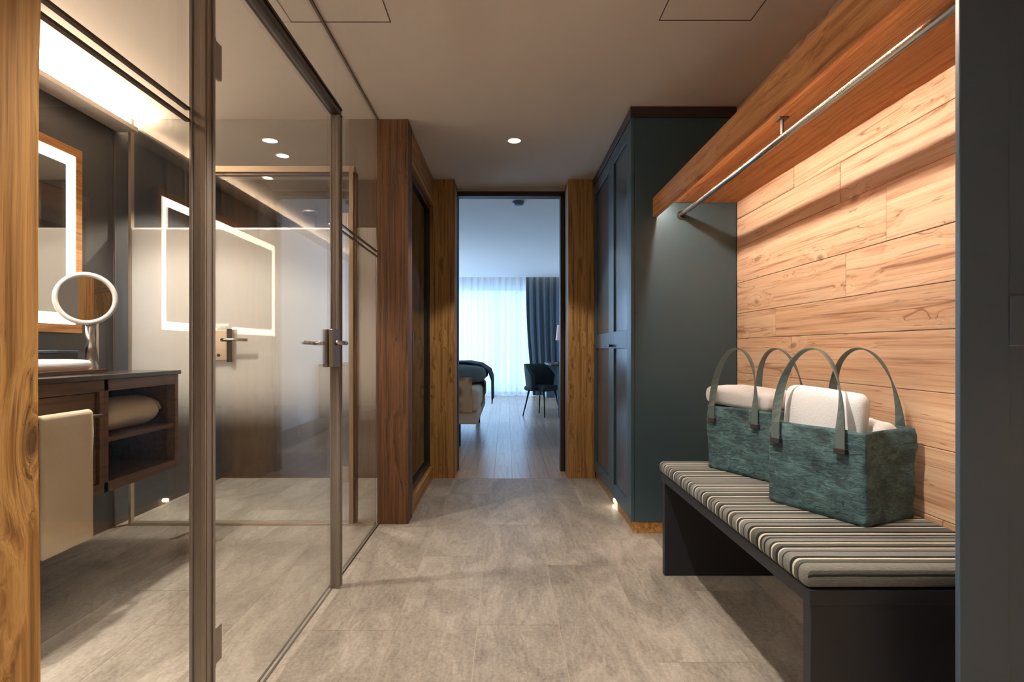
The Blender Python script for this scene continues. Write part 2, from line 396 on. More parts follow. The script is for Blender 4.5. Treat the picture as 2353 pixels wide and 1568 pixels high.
# ------------------------------------------------------------------ hallway glass wall
def pane(name, x0, x1, y0, y1, z0, z1, label, mat='glass'):
    return tag(obj(name, B(x0, x1, y0, y1, z0, z1), mat), label, 'glass panel')
gx0, gx1 = XG-.005, XG+.005
def marked(label, y0, y1, z0, z1, lines):
    g = pane('glass_panel', gx0, gx1, y0, y1, z0, z1, label)
    if lines:
        for h in (1.587, 1.615):
            obj('marking_line', B(gx0-.0006, gx1+.0006, y0+.002, y1-.002, h, h+.006), 'stripe_line', g)
    return g
marked('fixed clear glass between the nearest timber post and the glass door', .702, 1.342, .004, H-.006, True)
marked('clear glass above the bathroom glass door', 1.346, 2.50, 2.108, H-.006, False)
marked('fixed clear glass between the glass door and the shade-toned post', 2.503, 3.308, .004, H-.006, True)
gd = thing('door_2', 'clear glass bathroom door in a slim bronze frame facing the hallway', 'door', (-.745, 1.9, 0), kind='structure')
def profile_post(y0, y1):
    m = MB().box(-.765, -.727, y0, y1, 0, 2.06)
    m.box(-.727, -.722, y0, y0+.008, 0, 2.06).box(-.727, -.722, y1-.010, y1, 0, 2.06)
    m.box(-.765, -.757, y0-.004, y0, 0, 2.06).box(-.737, -.725, y0-.004, y0, 0, 2.06)
    return m
obj('frame_post', profile_post(1.347, 1.385), 'bronze', gd, bevel=.0015)
obj('frame_post', profile_post(2.42, 2.458), 'bronze', gd, bevel=.0015)
obj('top_rail', MB().box(-.765, -.727, 1.347, 2.458, 2.06, 2.10).box(-.727, -.722, 1.347, 2.458, 2.06, 2.07).box(-.727, -.722, 1.347, 2.458, 2.09, 2.10), 'darkbronze', gd, bevel=.0015)
obj('glass_pane', B(-.750, -.742, 1.390, 2.416, .012, 2.055), 'glass', gd)
for hz in (.29, 1.775):
    obj('hinge', MB().box(-.742, -.732, 1.385, 1.435, hz-.045, hz+.045).tube([(-.730, 1.389, hz-.045), (-.730, 1.389, hz+.045)], .006), 'bronze', gd, bevel=.001)
obj('lock_case', MB().box(-.742, -.722, 2.335, 2.418, .965, 1.125).box(-.770, -.750, 2.335, 2.418, .965, 1.125), 'bronze', gd, bevel=.003)
lv = MB()
for sx in (-1, 1):
    x = -.746+sx*.024
    lv.tube([(x, 2.365, 1.065), (x+sx*.045, 2.365, 1.065)], .0085)
    lv.tube([(x+sx*.043, 2.37, 1.065), (x+sx*.047, 2.34, 1.066), (x+sx*.045, 2.24, 1.068)], .008)
obj('lever_handle', lv, 'chrome', gd, smooth=True)

# ------------------------------------------------------------------ inner frosted glass partition (y=3.31)
yp0, yp1 = 3.305, 3.315
pane('glass_panel', -2.22, -1.765, yp0, yp1, .012, H-.004, 'frosted fixed glass beside the vanity, left of the inner glass door', 'frost')
pane('glass_panel', -.895, -.773, yp0, yp1, .012, H-.004, 'narrow frosted glass strip against the shade-toned timber post', 'frost')
pane('glass_panel', -1.755, -.90, yp0, yp1, 2.125, H-.004, 'clear glass above the inner frosted door')
tag(obj('wall_profile', B(-2.235, -2.22, 3.295, 3.325, 0, H), 'champagne'), 'slim pale metal profile at the left edge of the frosted glass', 'profile')
d3 = thing('door_3', 'inner glass door frosted at mid height with pale metal lock and hinges', 'door', (-1.33, 3.31, 0), kind='structure')
obj('door_frame', MB().box(-1.757, -.895, 3.28, 3.335, 2.085, 2.122).box(-.925, -.900, 3.28, 3.335, 0, 2.085).box(-1.757, -1.742, 3.28, 3.335, 0, 2.085), 'champagne', d3, bevel=.002)
obj('door_seal', MB().box(-1.742, -.925, 3.295, 3.325, 2.07, 2.085).box(-.900, -.885, 3.29, 3.33, 0, 2.085), 'darkbronze', d3)
obj('glass_pane', B(-1.738, -.930, 3.305, 3.315, .022, 2.068), 'frost', d3)
obj('threshold', B(-2.22, -.78, 3.285, 3.335, 0, .014), 'champagne', d3, bevel=.002)
for hz in (1.80, .30):
    obj('hinge', MB().box(-.985, -.922, 3.283, 3.303, hz-.045, hz+.045).tube([(-.930, 3.286, hz-.045), (-.930, 3.286, hz+.045)], .008), 'champagne', d3, bevel=.002)
lk = obj('lock_case', B(-1.735, -1.615, 3.275, 3.303, .972, 1.155), 'champagne', d3, bevel=.004)
kh = MB().tube([(0, 0, 0), (0, -.004, 0)], .009); kh.v = [v+Vector((-1.69, 3.2745, 1.005)) for v in kh.v]
obj('keyhole', kh, 'black', lk)
lv = MB().tube([(-1.645, 3.275, 1.095), (-1.645, 3.225, 1.095)], .011).tube([(-1.65, 3.228, 1.095), (-1.62, 3.224, 1.096), (-1.50, 3.228, 1.094)], .0095)
obj('lever_handle', lv, 'chrome', d3, smooth=True)
obj('strike_plate', B(-1.640, -1.612, 3.268, 3.275, .965, 1.16), 'darkbronze', lk)

# shower fitting on the end wall
sf = thing('shower_set', 'dark wall shower with round head behind the inner glass door', 'shower', (-1.52, 4.5, 1.0))
obj('riser_pipe', MB().tube([(-1.52, 4.46, 1.15), (-1.52, 4.46, 2.22)], .012).tube([(-1.52, 4.46, 2.18), (-1.52, 4.5, 2.18)], .01).tube([(-1.52, 4.46, 1.2), (-1.52, 4.5, 1.2)], .01), 'darkbronze', sf, smooth=True)
obj('shower_head', MB().tube([(-1.52, 4.46, 2.1), (-1.52, 4.36, 2.12)], .012).lathe([(.01, .02), (.06, .01), (.065, 0), (.06, -.01)], (-1.52, 4.33, 2.10)), 'darkbronze', sf, smooth=True)
obj('mixer_tap', MB().tube([(-1.62, 4.45, 1.15), (-1.42, 4.45, 1.15)], .02), 'darkbronze', sf, smooth=True)

# ------------------------------------------------------------------ bathroom: cove
struct('trim_8', MB().box(XL, -2.18, -1.5, 3.30, 2.325, 2.345).box(-2.188, -2.18, -1.5, 3.30, 2.345, 2.352), 'ceiling', 'pale light ledge running along the top of the slate wall', 'cornice', bevel=.002)
tag(obj('light_strip', B(-2.285, -2.20, -1.45, 3.28, 2.346, 2.352), 'led_cove'), 'glowing light strip in the ledge at the top of the slate bathroom wall', 'light strip')
struct('trim_9', MB().box(XL, XL+.004, 3.262, 3.275, 0, 2.325).box(XL, XL+.002, 1.2, 1.206, 0, 2.325), 'brownwall', 'vertical metal joint strip in the slate wall', 'trim')

# backlit wall mirror
wm = thing('wall_mirror', 'large wood-framed wall mirror with a glowing border above the vanity', 'mirror', (XL, 2.03, 1.128))
Y0, Y1, Z0, Z1 = 1.09, 2.985, 1.125, 2.10
obj('mirror_frame', frame_yz(MB(), XL+.001, XL+.030, Y0, Y1, Z0, Z1, .045), 'shelfwood', wm, bevel=.002)
obj('light_border', frame_yz(MB(), XL+.004, XL+.026, Y0+.046, Y1-.046, Z0+.046, Z1-.046, .055), 'led_mirror', wm)
obj('mirror_glass', B(XL+.006, XL+.024, Y0+.102, Y1-.102, Z0+.102, Z1-.102), 'mirror', wm)

# ------------------------------------------------------------------ vanity
vn = thing('vanity_unit', 'dark brown wall-hung vanity with drawers and open towel shelves', 'vanity', (-2.0, 1.9, .43))
xb, xf_, va, vb = XL+.002, -1.70, .95, 2.89
obj('countertop', B(xb, xf_+.012, va-.005, vb+.005, .912, .932), 'stone', vn, bevel=.002)
obj('end_panel', B(xb, xf_, vb-.03, vb, .43, .911), 'vanity', vn, bevel=.002)
obj('end_panel', B(xb, xf_, va, va+.03, .43, .911), 'vanity', vn, bevel=.002)
obj('divider', B(xb, xf_, 2.355, 2.383, .43, .911), 'vanity', vn, bevel=.002)
obj('top_rail', B(xb, xf_, va+.03, vb-.03, .862, .911), 'vanity', vn, bevel=.002)
obj('base_board', B(xb, xf_, va+.03, vb-.03, .43, .475), 'vanity', vn, bevel=.002)
obj('back_panel', B(xb, xb+.015, 2.383, vb-.03, .475, .862), 'vanity', vn)
obj('shelf', B(xb+.015, xf_-.006, 2.383, vb-.03, .642, .662), 'vanity', vn, bevel=.001)
for (a, b) in ((.98, 1.66), (1.665, 2.33)):
    for (h0, h1) in ((.672, .858), (.478, .667)):
        obj('drawer', B(xb, xf_-.014, a+.003, b-.003, h0, h1), 'vanity', vn, bevel=.002)
obj('stile', B(xb, xf_, 2.33, 2.354, .475, .862), 'vanity', vn, bevel=.001)
# towel bar
tb = thing('towel_bar', 'dark towel rail fixed to the front of the vanity', 'towel rail', (-1.66, 2.05, .77))
obj('rail', MB().tube([(-1.64, 1.75, .772), (-1.64, 2.26, .772)], .007), 'darkbronze', tb, smooth=True)
obj('bracket', MB().tube([(-1.64, 2.25, .772), (-1.713, 2.25, .772)], .006), 'darkbronze', tb, smooth=True)
obj('bracket', MB().tube([(-1.64, 1.77, .772), (-1.713, 1.77, .772)], .006), 'darkbronze', tb, smooth=True)

def sheet_over_bar(y0, y1, x, zt, zf, zb, th=.012, r=.014):
    prof = []
    for i in range(15): prof.append((r, zt-r - (zt-r-zf)*(1-i/14)))
    for k in range(1, 8): a = PI*k/8; prof.append((r*math.cos(a), zt-r+r*math.sin(a)))
    for i in range(15): prof.append((-r, zt-r-(zt-r-zb)*i/14))
    n = len(prof); ny = 20; vs = []; fs = []
    nrm = []
    for i in range(n):
        a = Vector(prof[max(i-1, 0)]); b = Vector(prof[min(i+1, n-1)]); d = (b-a).normalized(); nrm.append(Vector((d.y, -d.x)))
    for s_ in (1, -1):
        for j in range(ny+1):
            y = y0+(y1-y0)*j/ny
            for i, (px, pz) in enumerate(prof):
                t_ = th/2*s_
                wv = .004*noise.noise(Vector((y*14, pz*5, 3)))*min(1, (zt-pz)*8)
                vs.append((x+px+nrm[i].x*t_+wv, y+.004*noise.noise(Vector((pz*9, s_, j))), pz+nrm[i].y*t_))
    tot = n*(ny+1)
    for j in range(ny):
        for i in range(n-1):
            a = j*n+i; fs.append((a, a+1, a+1+n, a+n)); fs.append((tot+a, tot+a+n, tot+a+1+n, tot+a+1))
    for i in range(n-1): fs.append((i, tot+i, tot+i+1, i+1)); a = ny*n+i; fs.append((a, a+1, tot+a+1, tot+a))
    for j in range(ny):
        a = j*n; fs.append((a, a+n, tot+a+n, tot+a)); a = j*n+n-1; fs.append((a, tot+a, tot+a+n, a+n))
    return MB().add(vs, fs)
tag(obj('hand_towel', sheet_over_bar(1.945, 2.185, -1.64, .800, .300, .34, th=.011, r=.0145), 'towel_beige', smooth=True),
    'cream towel hanging over the rail in front of the vanity', 'towel')

def soft_slab(L, W, T, loc, rz=0, amp=.006, seed=0, nx=26, ny=16, fold=True, e=.45, tilt=None):
    """pillow-edged slab L x W x T centred on loc (bottom at 0)"""
    vs = []; fs = []
    nu, nv = 72, 18
    for i in range(nv+1):
        phi = -PI/2+PI*i/nv
        for k in range(nu):
            th = 2*PI*k/nu
            sg = lambda v, p: math.copysign(abs(v)**p, v)
            x = L/2*sg(math.cos(phi), .32)*sg(math.cos(th), .2); y = W/2*sg(math.cos(phi), .32)*sg(math.sin(th), .2); z = T/2*sg(math.sin(phi), .6)
            d = amp*noise.noise(Vector((x*18+seed, y*18, z*24)))+amp*.5*noise.noise(Vector((x*45, y*45+seed, z*60)))
            v = Vector((x, y, z)); vs.append(v+v.normalized()*d)
    for i in range(nv):
        for k in range(nu): a = i*nu+k; b = i*nu+(k+1) % nu; fs.append((a, b, b+nu, a+nu))
    m = MB().add(vs, fs)
    R = Matrix.Translation(loc) @ Matrix.Rotation(rz, 4, 'Z')
    if tilt is not None: R = R @ tilt
    return m.xf(R)
def towel_roll(c, axis_len, R, seed):
    """roll lying along y with spiral end and a loose flap"""
    vs = []; fs = []; n = 40; m = 14
    for j in range(m+1):
        y = c[1]-axis_len/2+axis_len*j/m; e = abs(j/m*2-1); rr = R*(1-.22*max(0, e-.78)/.22)
        for k in range(n):
            a = 2*PI*k/n; r = rr*(1+.05*noise.noise(Vector((math.cos(a)*2+seed, math.sin(a)*2, y*7))))
            vs.append((c[0]+r*1.25*math.cos(a), y, c[2]+r*.88*math.sin(a)))
    for j in range(m):
        for k in range(n): a = j*n+k; b = j*n+(k+1) % n; fs.append((a, b, b+n, a+n))
    fs += [tuple(range(n-1, -1, -1)), tuple(range(m*n, m*n+n))]
    mb = MB().add(vs, fs)
    for e in (-1, 1):
        y = c[1]+e*(axis_len/2+.002)
        mb.tube([(c[0]+1.15*R*(.9-.8*t/30)*math.cos(t/30*5*PI), y, c[2]+.82*R*(.9-.8*t/30)*math.sin(t/30*5*PI)) for t in range(31)], .006, 6)
    return mb
tag(obj('rolled_towel', towel_roll((-1.85, 2.62, .663+.076), .43, .086, 3), 'towel_beige', smooth=True), 'thick cream rolled towel on the open vanity shelf', 'towel')

# things on the counter
tr = tag(obj('tray', MB().box(-2.12, -1.83, 2.05, 2.56, .933, .941).box(-2.12, -2.11, 2.05, 2.56, .941, .95).box(-1.84, -1.83, 2.05, 2.56, .941, .95).box(-2.11, -1.84, 2.55, 2.56, .941, .95).box(-2.11, -1.84, 2.05, 2.06, .941, .95), 'vanity', bevel=.001), 'low brown tray under the folded white towel on the vanity', 'tray')
ct = tag(obj('folded_towel', soft_slab(.24, .44, .052, (-1.975, 2.30, .971), seed=4, amp=.004), 'towel', smooth=True), 'folded white towel lying on the brown tray', 'towel')
bx = thing('storage_box', 'black box standing on the vanity under the wall mirror', 'box', (-2.21, 2.72, .933))
obj('body', B(-2.27, -2.15, 2.50, 2.80, .933, 1.02), 'black', bx, bevel=.004)
obj('lid', B(-2.272, -2.148, 2.498, 2.802, 1.021, 1.035), 'anthracite', bx, bevel=.003)
cm = thing('cosmetic_mirror', 'round lit shaving mirror on a metal column on the vanity', 'mirror', (-2.0, 2.68, .933))
cc = Vector((-2.003, 2.655, 1.282)); nr = Vector((.56, -.83, .02)).normalized()
obj('base', MB().lathe([(.055, 0), (.055, .008), (.028, .014)], (-2.0, 2.69, .933)), 'chrome', cm, smooth=False)
obj('column', MB().lathe([(.026, .0), (.026, .235), (.012, .245), (.012, .26)], (-2.0, 2.69, .945)), 'chrome', cm, smooth=True)
obj('light_ring', MB().torus(cc, nr, .115, .012), 'white', cm, smooth=True)
obj('joint', MB().tube([(-2.0, 2.69, 1.16), cc-nr*.012-Vector((0, 0, .118))], .011), 'black', cm, smooth=True)
disk = MB().tube([cc-nr*.012, cc+nr*.003], .106, 48)
obj('mirror_glass', disk, 'mirror', cm)

# ------------------------------------------------------------------ wardrobe
wd = thing('wardrobe', 'tall petrol-blue wardrobe with framed doors beside the bedroom doorway', 'wardrobe', (1.0, 3.8, 0))
wx = .704; w0, w1 = 3.14, 4.475
obj('carcass', MB().box(wx+.022, XW-.001, w0, w1, .066, 2.345), 'teal', wd, bevel=.002)
obj('corner_stile', B(wx, wx+.021, w0, w0+.022, .066, 2.345), 'teal', wd, bevel=.002)
def framed(x0, x1, y0, y1, z0, z1, sw, rails):
    f = MB().box(x0, x1, y0, y0+sw, z0, z1).box(x0, x1, y1-sw, y1, z0, z1)
    for (a, b) in rails: f.box(x0, x1, y0+sw, y1-sw, a, b)
    return f
for (a, b) in ((w0+.024, 3.735), (3.74, w1)):
    dr = obj('door', framed(wx, wx+.021, a, b, .07, 2.34, .085, [(.07, .155), (1.045, 1.155), (2.255, 2.34)]), 'teal', wd, bevel=.002)
    obj('door_panel', MB().box(wx+.012, wx+.0215, a+.086, b-.086, .156, 1.044).box(wx+.012, wx+.0215, a+.086, b-.086, 1.156, 2.254), 'teal_panel', dr)
    hy = b-.05 if a < 3.5 else a+.05
    obj('handle', MB().box(wx-.030, wx, hy-.006, hy+.006, 1.058, 1.070).box(wx-.034, wx-.024, hy-.05, hy+.05, 1.056, 1.072), 'black', dr, bevel=.002)
obj('cornice', MB().box(wx-.004, XW-.001, w0-.006, w1, 2.346, 2.405), 'darktrim', wd, bevel=.002)
pg = obj('plinth', MB().add([(wx+.018, w0+.03, 0), (wx+.035, w0+.006, 0), (XW-.001, w0+.006, 0), (XW-.001, w1, 0), (wx+.018, w1, 0),
         (wx+.018, w0+.03, .065), (wx+.035, w0+.006, .065), (XW-.001, w0+.006, .065), (XW-.001, w1, .065), (wx+.018, w1, .065)],
        [(0, 1, 2, 3, 4), (9, 8, 7, 6, 5), (0, 5, 6, 1), (1, 6, 7, 2), (2, 7, 8, 3), (3, 8, 9, 4), (4, 9, 5, 0)]), 'beam_h', wd)
sl = tag(obj('plinth_light', MB().tube([(wx+.017, 3.67, .045), (wx+.004, 3.67, .045)], .013, 20), 'lens'), 'tiny round night light glowing low in the wardrobe plinth', 'night light')
nl = bpy.data.lights.new('night_glow', 'SPOT'); nl.energy = 1.6; nl.spot_size = 2.4; nl.color = (1, .9, .78); nl.shadow_soft_size = .01
no = bpy.data.objects.new('night_glow', nl); C.objects.link(no); no.location = (wx-.004, 3.67, .045); no.rotation_euler = (0, math.radians(75), PI)

# ------------------------------------------------------------------ shelf, rail, light strip
sh = thing('hat_shelf', 'warm wooden overhead shelf with deep front board above the bench', 'shelf', (1.06, 2.17, 1.785))
obj('front_board', B(.826, .852, .70, 3.138, 1.785, 1.892), 'shelfwood', sh, bevel=.002)
obj('shelf_board', MB().box(.853, XW-.001, 1.205, 3.138, 1.866, 1.890).box(.853, .966, .70, 1.2045, 1.866, 1.890), 'shelfwood', sh, bevel=.001)
tag(obj('light_strip', B(.856, .868, 1.28, 3.137, 1.860, 1.8655), 'led_shelf'), 'light strip hidden behind the front board of the overhead shelf', 'light strip')
cr = thing('clothes_rail', 'steel clothes rail hanging under the overhead wooden shelf', 'clothes rail', (.986, 2.17, 1.796))
obj('rail', MB().tube([(.986, 1.203, 1.796), (.986, 3.137, 1.796)], .0125, 20), 'chrome', cr, smooth=True)
obj('bracket', MB().tube([(.986, 1.99, 1.80), (.986, 1.99, 1.864)], .006).box(.970, 1.002, 1.972, 2.008, 1.860, 1.8655), 'black', cr)
obj('end_flange', MB().tube([(.986, 3.128, 1.796), (.986, 3.139, 1.796)], .024, 24), 'black', cr)

# ------------------------------------------------------------------ near framed panel on the right
np_ = thing('framed_panel', 'anthracite framed cabinet end panel at the right edge of the photo', 'panel', (1.13, 1.19, 0))
obj('stile', B(.969, 1.075, 1.190, 1.203, 0, H-.005), 'anthracite', np_, bevel=.002)
obj('stile', B(1.235, XW-.001, 1.190, 1.203, 0, H-.005), 'anthracite', np_, bevel=.002)
for (a, b) in ((0, .12), (1.0475, 1.155), (2.29, H-.005)):
    obj('cross_rail', B(1.0755, 1.2345, 1.190, 1.203, a, b), 'anthracite', np_, bevel=.002)
obj('inset_panel', B(1.0755, 1.2345, 1.196, 1.202, .1205, 1.047), 'anthracite', np_)
obj('inset_panel', B(1.0755, 1.2345, 1.196, 1.202, 1.1555, 2.2895), 'anthracite', np_)

# ------------------------------------------------------------------ bench
bn = thing('bench', 'long black-blue wooden bench against the plank wall', 'bench', (1.0, 1.96, 0))
obj('seat_board', B(.722, XW-.002, 1.325, 2.60, .430, .466), 'benchblack', bn, bevel=.002)
obj('side_panel', B(.727, XW-.004, 1.330, 1.365, 0, .4295), 'benchblack', bn, bevel=.002)
obj('side_panel', B(.727, XW-.004, 2.555, 2.590, 0, .4295), 'benchblack', bn, bevel=.002)
cu = tag(obj('bench_cushion', B(.712, XW-.003, 1.325, 2.60, .467, .520), 'stripes', bevel=.02, seg=5, smooth=True), 'long grey and cream striped seat cushion lying on the bench', 'cushion')
ST = .5205

# ------------------------------------------------------------------ bags
def rrect(L, W, r, n=6):
    pts = []
    for (cx, cy, a0) in ((L/2-r, W/2-r, 0), (-L/2+r, W/2-r, PI/2), (-L/2+r, -W/2+r, PI), (L/2-r, -W/2+r, 1.5*PI)):
        for k in range(n+1): a = a0+PI/2*k/n; pts.append((cx+r*math.cos(a), cy+r*math.sin(a)))
    out = []
    for i in range(len(pts)):
        a = Vector(pts[i]); b = Vector(pts[(i+1) % len(pts)]); d = (b-a).length; m = max(1, int(d/.014))
        for k in range(m): out.append(tuple(a.lerp(b, k/m)))
    return out
def bag_body(L, W, Hh, seed):
    base = rrect(L, W, .014); n = len(base); vs = []; fs = []; levels = []
    def ring(z, off, f):
        t = z/Hh
        for (x, y) in base:
            sc = 1+.015*t
            ax = 1-(abs(y)/(W/2))**2; ay = 1-(abs(x)/(L/2))**2
            v = Vector((x*sc, y*sc, z)); d = Vector((x, y, 0)).normalized()
            # broad faces bow, short ends pinch inward toward the top
            if abs(x) > L/2-.004: v.x -= math.copysign(.022*t*ax, x)
            if abs(y) > W/2-.004: v.y += math.copysign(.004*ay*math.sin(t*PI), y)
            nn = noise.noise(Vector((x*11+seed, y*11, z*13)))*.007+noise.noise(Vector((x*30+seed, y*30, z*45)))*.0035
            if z > .002: v += d*nn*f
            v -= d*off
            if z > Hh-.001: v.z += .006*noise.noise(Vector((x*13+seed, y*13, 1)))
            vs.append(v)
    NZ = 24
    for i in range(NZ+1): ring(Hh*i/NZ, 0 if i > 0 else .004, 1)
    for i in range(NZ, 0, -2): ring(Hh*i/NZ, .005, 1)
    R = len(vs)//n
    for i in range(R-1):
        for k in range(n): a = i*n+k; b = i*n+(k+1) % n; fs.append((a, b, b+n, a+n))
    fs += [tuple(range(n-1, -1, -1)), tuple(range((R-1)*n, R*n))]
    return MB().add(vs, fs)
def strap(y, side, xc, span, rim, top, low, wdt=.030, th=.004, lean=0.):
    """band: stitched flat on the face, arching above; side=+1/-1 outward y"""
    pts = []
    for i in range(6): pts.append((xc-span, low+(rim-low)*i/6))
    n = 34
    for i in range(n+1):
        a = PI-PI*i/n; pts.append((xc+span*math.cos(a)*(1 if True else 1), rim+(top-rim)*abs(math.sin(a))**.85))
    for i in range(6): pts.append((xc+span, rim-(rim-low)*(i+1)/6))
    N = len(pts); vs = []; fs = []
    for i, (x, z) in enumerate(pts):
        a = Vector(pts[max(i-1, 0)]); b = Vector(pts[min(i+1, N-1)]); t = (b-a).normalized()
        h = max(0, (z-rim)/(top-rim)); tw = min(1., h*1.25)*PI/2*.9          # twist from flat-on-face to flat-on-top
        yy = y-side*lean*h
        T = Vector((t.x, 0, t.y)); Nn = Vector((0, side, 0)); S = T.cross(Nn)
        wv = S*math.cos(tw)+Nn*math.sin(tw); tv = T.cross(wv)
        c = Vector((x, yy, z)); wd_ = wdt*(1-.25*h)
        for (p, q) in ((-1, -1), (1, -1), (1, 1), (-1, 1)): vs.append(c+wv*p*wd_/2+tv*q*th/2)
    for i in range(N-1):
        for k in range(4): a = i*4+k; b = i*4+(k+1) % 4; fs.append((a, b, b+4, a+4))
    fs += [(3, 2, 1, 0), tuple(range((N-1)*4, N*4))]
    return MB().add(vs, fs)
def make_bag(loc, rz, label, seed, L=.334, W=.250, Hh=.275):
    b = thing('felt_bag', label, 'bag', loc, rz, 'petrol felt bags on the bench')
    obj('body', bag_body(L, W, Hh, seed), 'felt', b, smooth=True, local=True)
    for s in (1, -1):
        hnd = obj('handle', strap(s*(W/2+.014), s, .012 if s > 0 else -.0, .112, Hh, .522, .215, lean=.03), 'leather', b, smooth=False, local=True, bevel=.001)
        for dx in (-.112, .112):
            x = (.012 if s > 0 else 0)+dx
            obj('loop', MB().box(x-.018, x+.018, s*(W/2+.012)-.008, s*(W/2+.012)+.008, .205, .222), 'tag', hnd, local=True, bevel=.002)
    return b
RB = math.radians(115.2)
b1 = make_bag((1.084, 1.819, ST), RB, 'nearer petrol felt bag with folded white towels, right on the bench', 2.3)
obj('maker_tag', MB().box(-.105, -.085, .1262, .1295, .045, .072), 'tag', b1, local=True, bevel=.001)
b2 = make_bag((1.070, 2.362, ST), RB, 'farther petrol felt bag partly hidden behind the other, near the wardrobe', 8.1)
def in_bag(bag, mb, name, label):
    o = obj(name, mb, 'towel', smooth=True, local=True)
    R = Matrix.Rotation(RB, 4, 'Z'); o.location = bag.location; o.rotation_euler = (0, 0, RB)
    return tag(o, label, 'towel')
TT = Matrix.Rotation(math.radians(90), 4, 'X')
in_bag(b1, soft_slab(.27, .375, .065, (.02, .05, .205), seed=1, amp=.003, tilt=TT @ Matrix.Rotation(math.radians(4), 4, 'Z')), 'folded_towel', 'upright folded white towel sticking out of the nearer bag')
in_bag(b1, soft_slab(.27, .13, .16, (-.01, -.04, .218), seed=6, amp=.014), 'crumpled_towel', 'crumpled white towel filling the nearer bag to its rim')
in_bag(b2, soft_slab(.34, .22, .085, (.035, .0, .312), seed=9, amp=.005, tilt=Matrix.Rotation(math.radians(-3), 4, 'Y')), 'folded_towel', 'thick folded white towel lying across the top of the farther bag')
in_bag(b2, soft_slab(.29, .20, .16, (.0, .0, .178), seed=12, amp=.01), 'folded_towel', 'white towel inside the farther bag under the thick folded one')

# ------------------------------------------------------------------ ceiling spotlights
def downlight(x, y, energy, label, size=92, r=.038, blend=.18, vis=True, name='ceiling_spotlight', col=(1, .88, .74)):
    t = thing(name, label, 'ceiling light', (x, y, H-.001))
    obj('trim_ring', MB().torus((0, 0, -.002), (0, 0, 1), r+.006, .004, 32, 8), 'white', t, local=True, smooth=True)
    obj('lens', MB().lathe([(r, -.004), (r, -.001)], n=32), 'lens', t, local=True)
    l = bpy.data.lights.new('spot_glow', 'SPOT'); l.energy = energy; l.color = col
    l.spot_size = math.radians(size); l.spot_blend = blend; l.shadow_soft_size = .03
    o = bpy.data.objects.new('spot_glow', l); C.objects.link(o); o.parent = t; o.location = (0, 0, -.012)
    return t
downlight(.054, 3.646, E_SPOT, 'small round ceiling spotlight in the far hallway')
downlight(.054, 1.25, E_SPOT*2.3, 'round ceiling spotlight over the near hallway', size=88, blend=.25)
downlight(.054, -.7, E_SPOT*1.8, 'round ceiling spotlight at the start of the hallway', size=92, blend=.3)
downlight(-1.90, 2.18, E_BATH, 'round ceiling spotlight above the vanity', size=118, blend=.25)
downlight(-1.90, .55, E_BATH*1.6, 'added ceiling spotlight out of view, lighting the floor near the vanity', size=74, blend=.35)  # extra lamp, added to light the near bathroom floor
downlight(-1.575, 3.93, E_WC, 'round ceiling spotlight in the shower behind the frosted door', size=120)

# ------------------------------------------------------------------ bedroom
BH = 2.62
struct('ceiling', MB().box(-3.4, 2.3, 4.9, 12.2, BH, BH+.1).box(-3.4, 2.3, 12.2, 12.9, BH+.2, BH+.3).box(-3.4, 2.3, 12.16, 12.2, BH+.1, BH+.3), 'white', 'pale bedroom ceiling with curtain recess', 'ceiling')
struct('wall_left', MB().box(-3.5, -3.4, 4.9, 8.4, 0, BH+.3).box(-3.5, -3.4, 12.0, 13, 0, BH+.3).box(-3.5, -3.4, 8.4, 12.0, 2.45, BH+.3), 'white', 'left bedroom wall', 'wall')
added_win = thing('added_window', 'added tall window out of view on the left, for more bedroom daylight', 'window', (-3.45, 10.2, 0), kind='structure')  # unseen window, added to brighten the bedroom from the side
obj('window_frame', frame_yz(MB(), -3.48, -3.42, 8.4, 12.0, 0, 2.45, .06).box(-3.48, -3.42, 10.17, 10.23, .06, 2.39), 'white', added_win)
struct('wall_right', B(1.35, 1.45, 4.9, 13, 0, BH+.3), 'white', 'right bedroom wall', 'wall')
struct('wall_far', MB().box(-3.4, -3.1, 12.85, 12.95, 0, BH+.3).box(1.25, 1.35, 12.85, 12.95, 0, BH+.3).box(-3.1, 1.25, 12.85, 12.95, 2.45, BH+.3), 'white', 'wall round the big bedroom window', 'wall')
win = thing('window_1', 'tall bedroom window with slim white bars behind the sheer curtain', 'window', (-.9, 12.9, 0), kind='structure')
wf = MB()
for x in (-3.1, -1.65, -.25, .22, 1.19): wf.box(x, x+.06, 12.87, 12.93, 0, 2.45)
wf.box(-3.1, 1.25, 12.87, 12.93, 2.39, 2.45).box(-3.1, 1.25, 12.87, 12.93, 0, .06)
obj('window_frame', wf, 'white', win)
obj('window_pane', B(-3.1, 1.25, 12.898, 12.904, .03, 2.42), 'glass', win)
def drape(x0, x1, y, z0, z1, amp, wl, seed, pull=0., th=.0):
    nx = int((x1-x0)/.012); nz = 24; vs = []; fs = []
    for j in range(nz+1):
        t = 1-j/nz; z = z0+(z1-z0)*j/nz
        for i in range(nx+1):
            u = i/nx; x = x0+(x1-x0)*u + pull*(1-u)*(t**2.2)
            ph = 2*PI*(x0+(x1-x0)*u)/wl
            yy = y+amp*(math.sin(ph)+.35*math.sin(ph*2.3+seed))*(.7+.3*t)+amp*.5*noise.noise(Vector((u*9+seed, z, 0)))
            vs.append((x, yy, z))
    for j in range(nz):
        for i in range(nx): a = j*(nx+1)+i; fs.append((a, a+1, a+nx+2, a+nx+1))
    return MB().add(vs, fs)
tag(obj('sheer_curtain', drape(-3.2, 1.3, 12.6, .012, BH+.18, .03, .16, 1), 'sheer', smooth=True), 'white sheer curtain across the bedroom window', 'curtain')
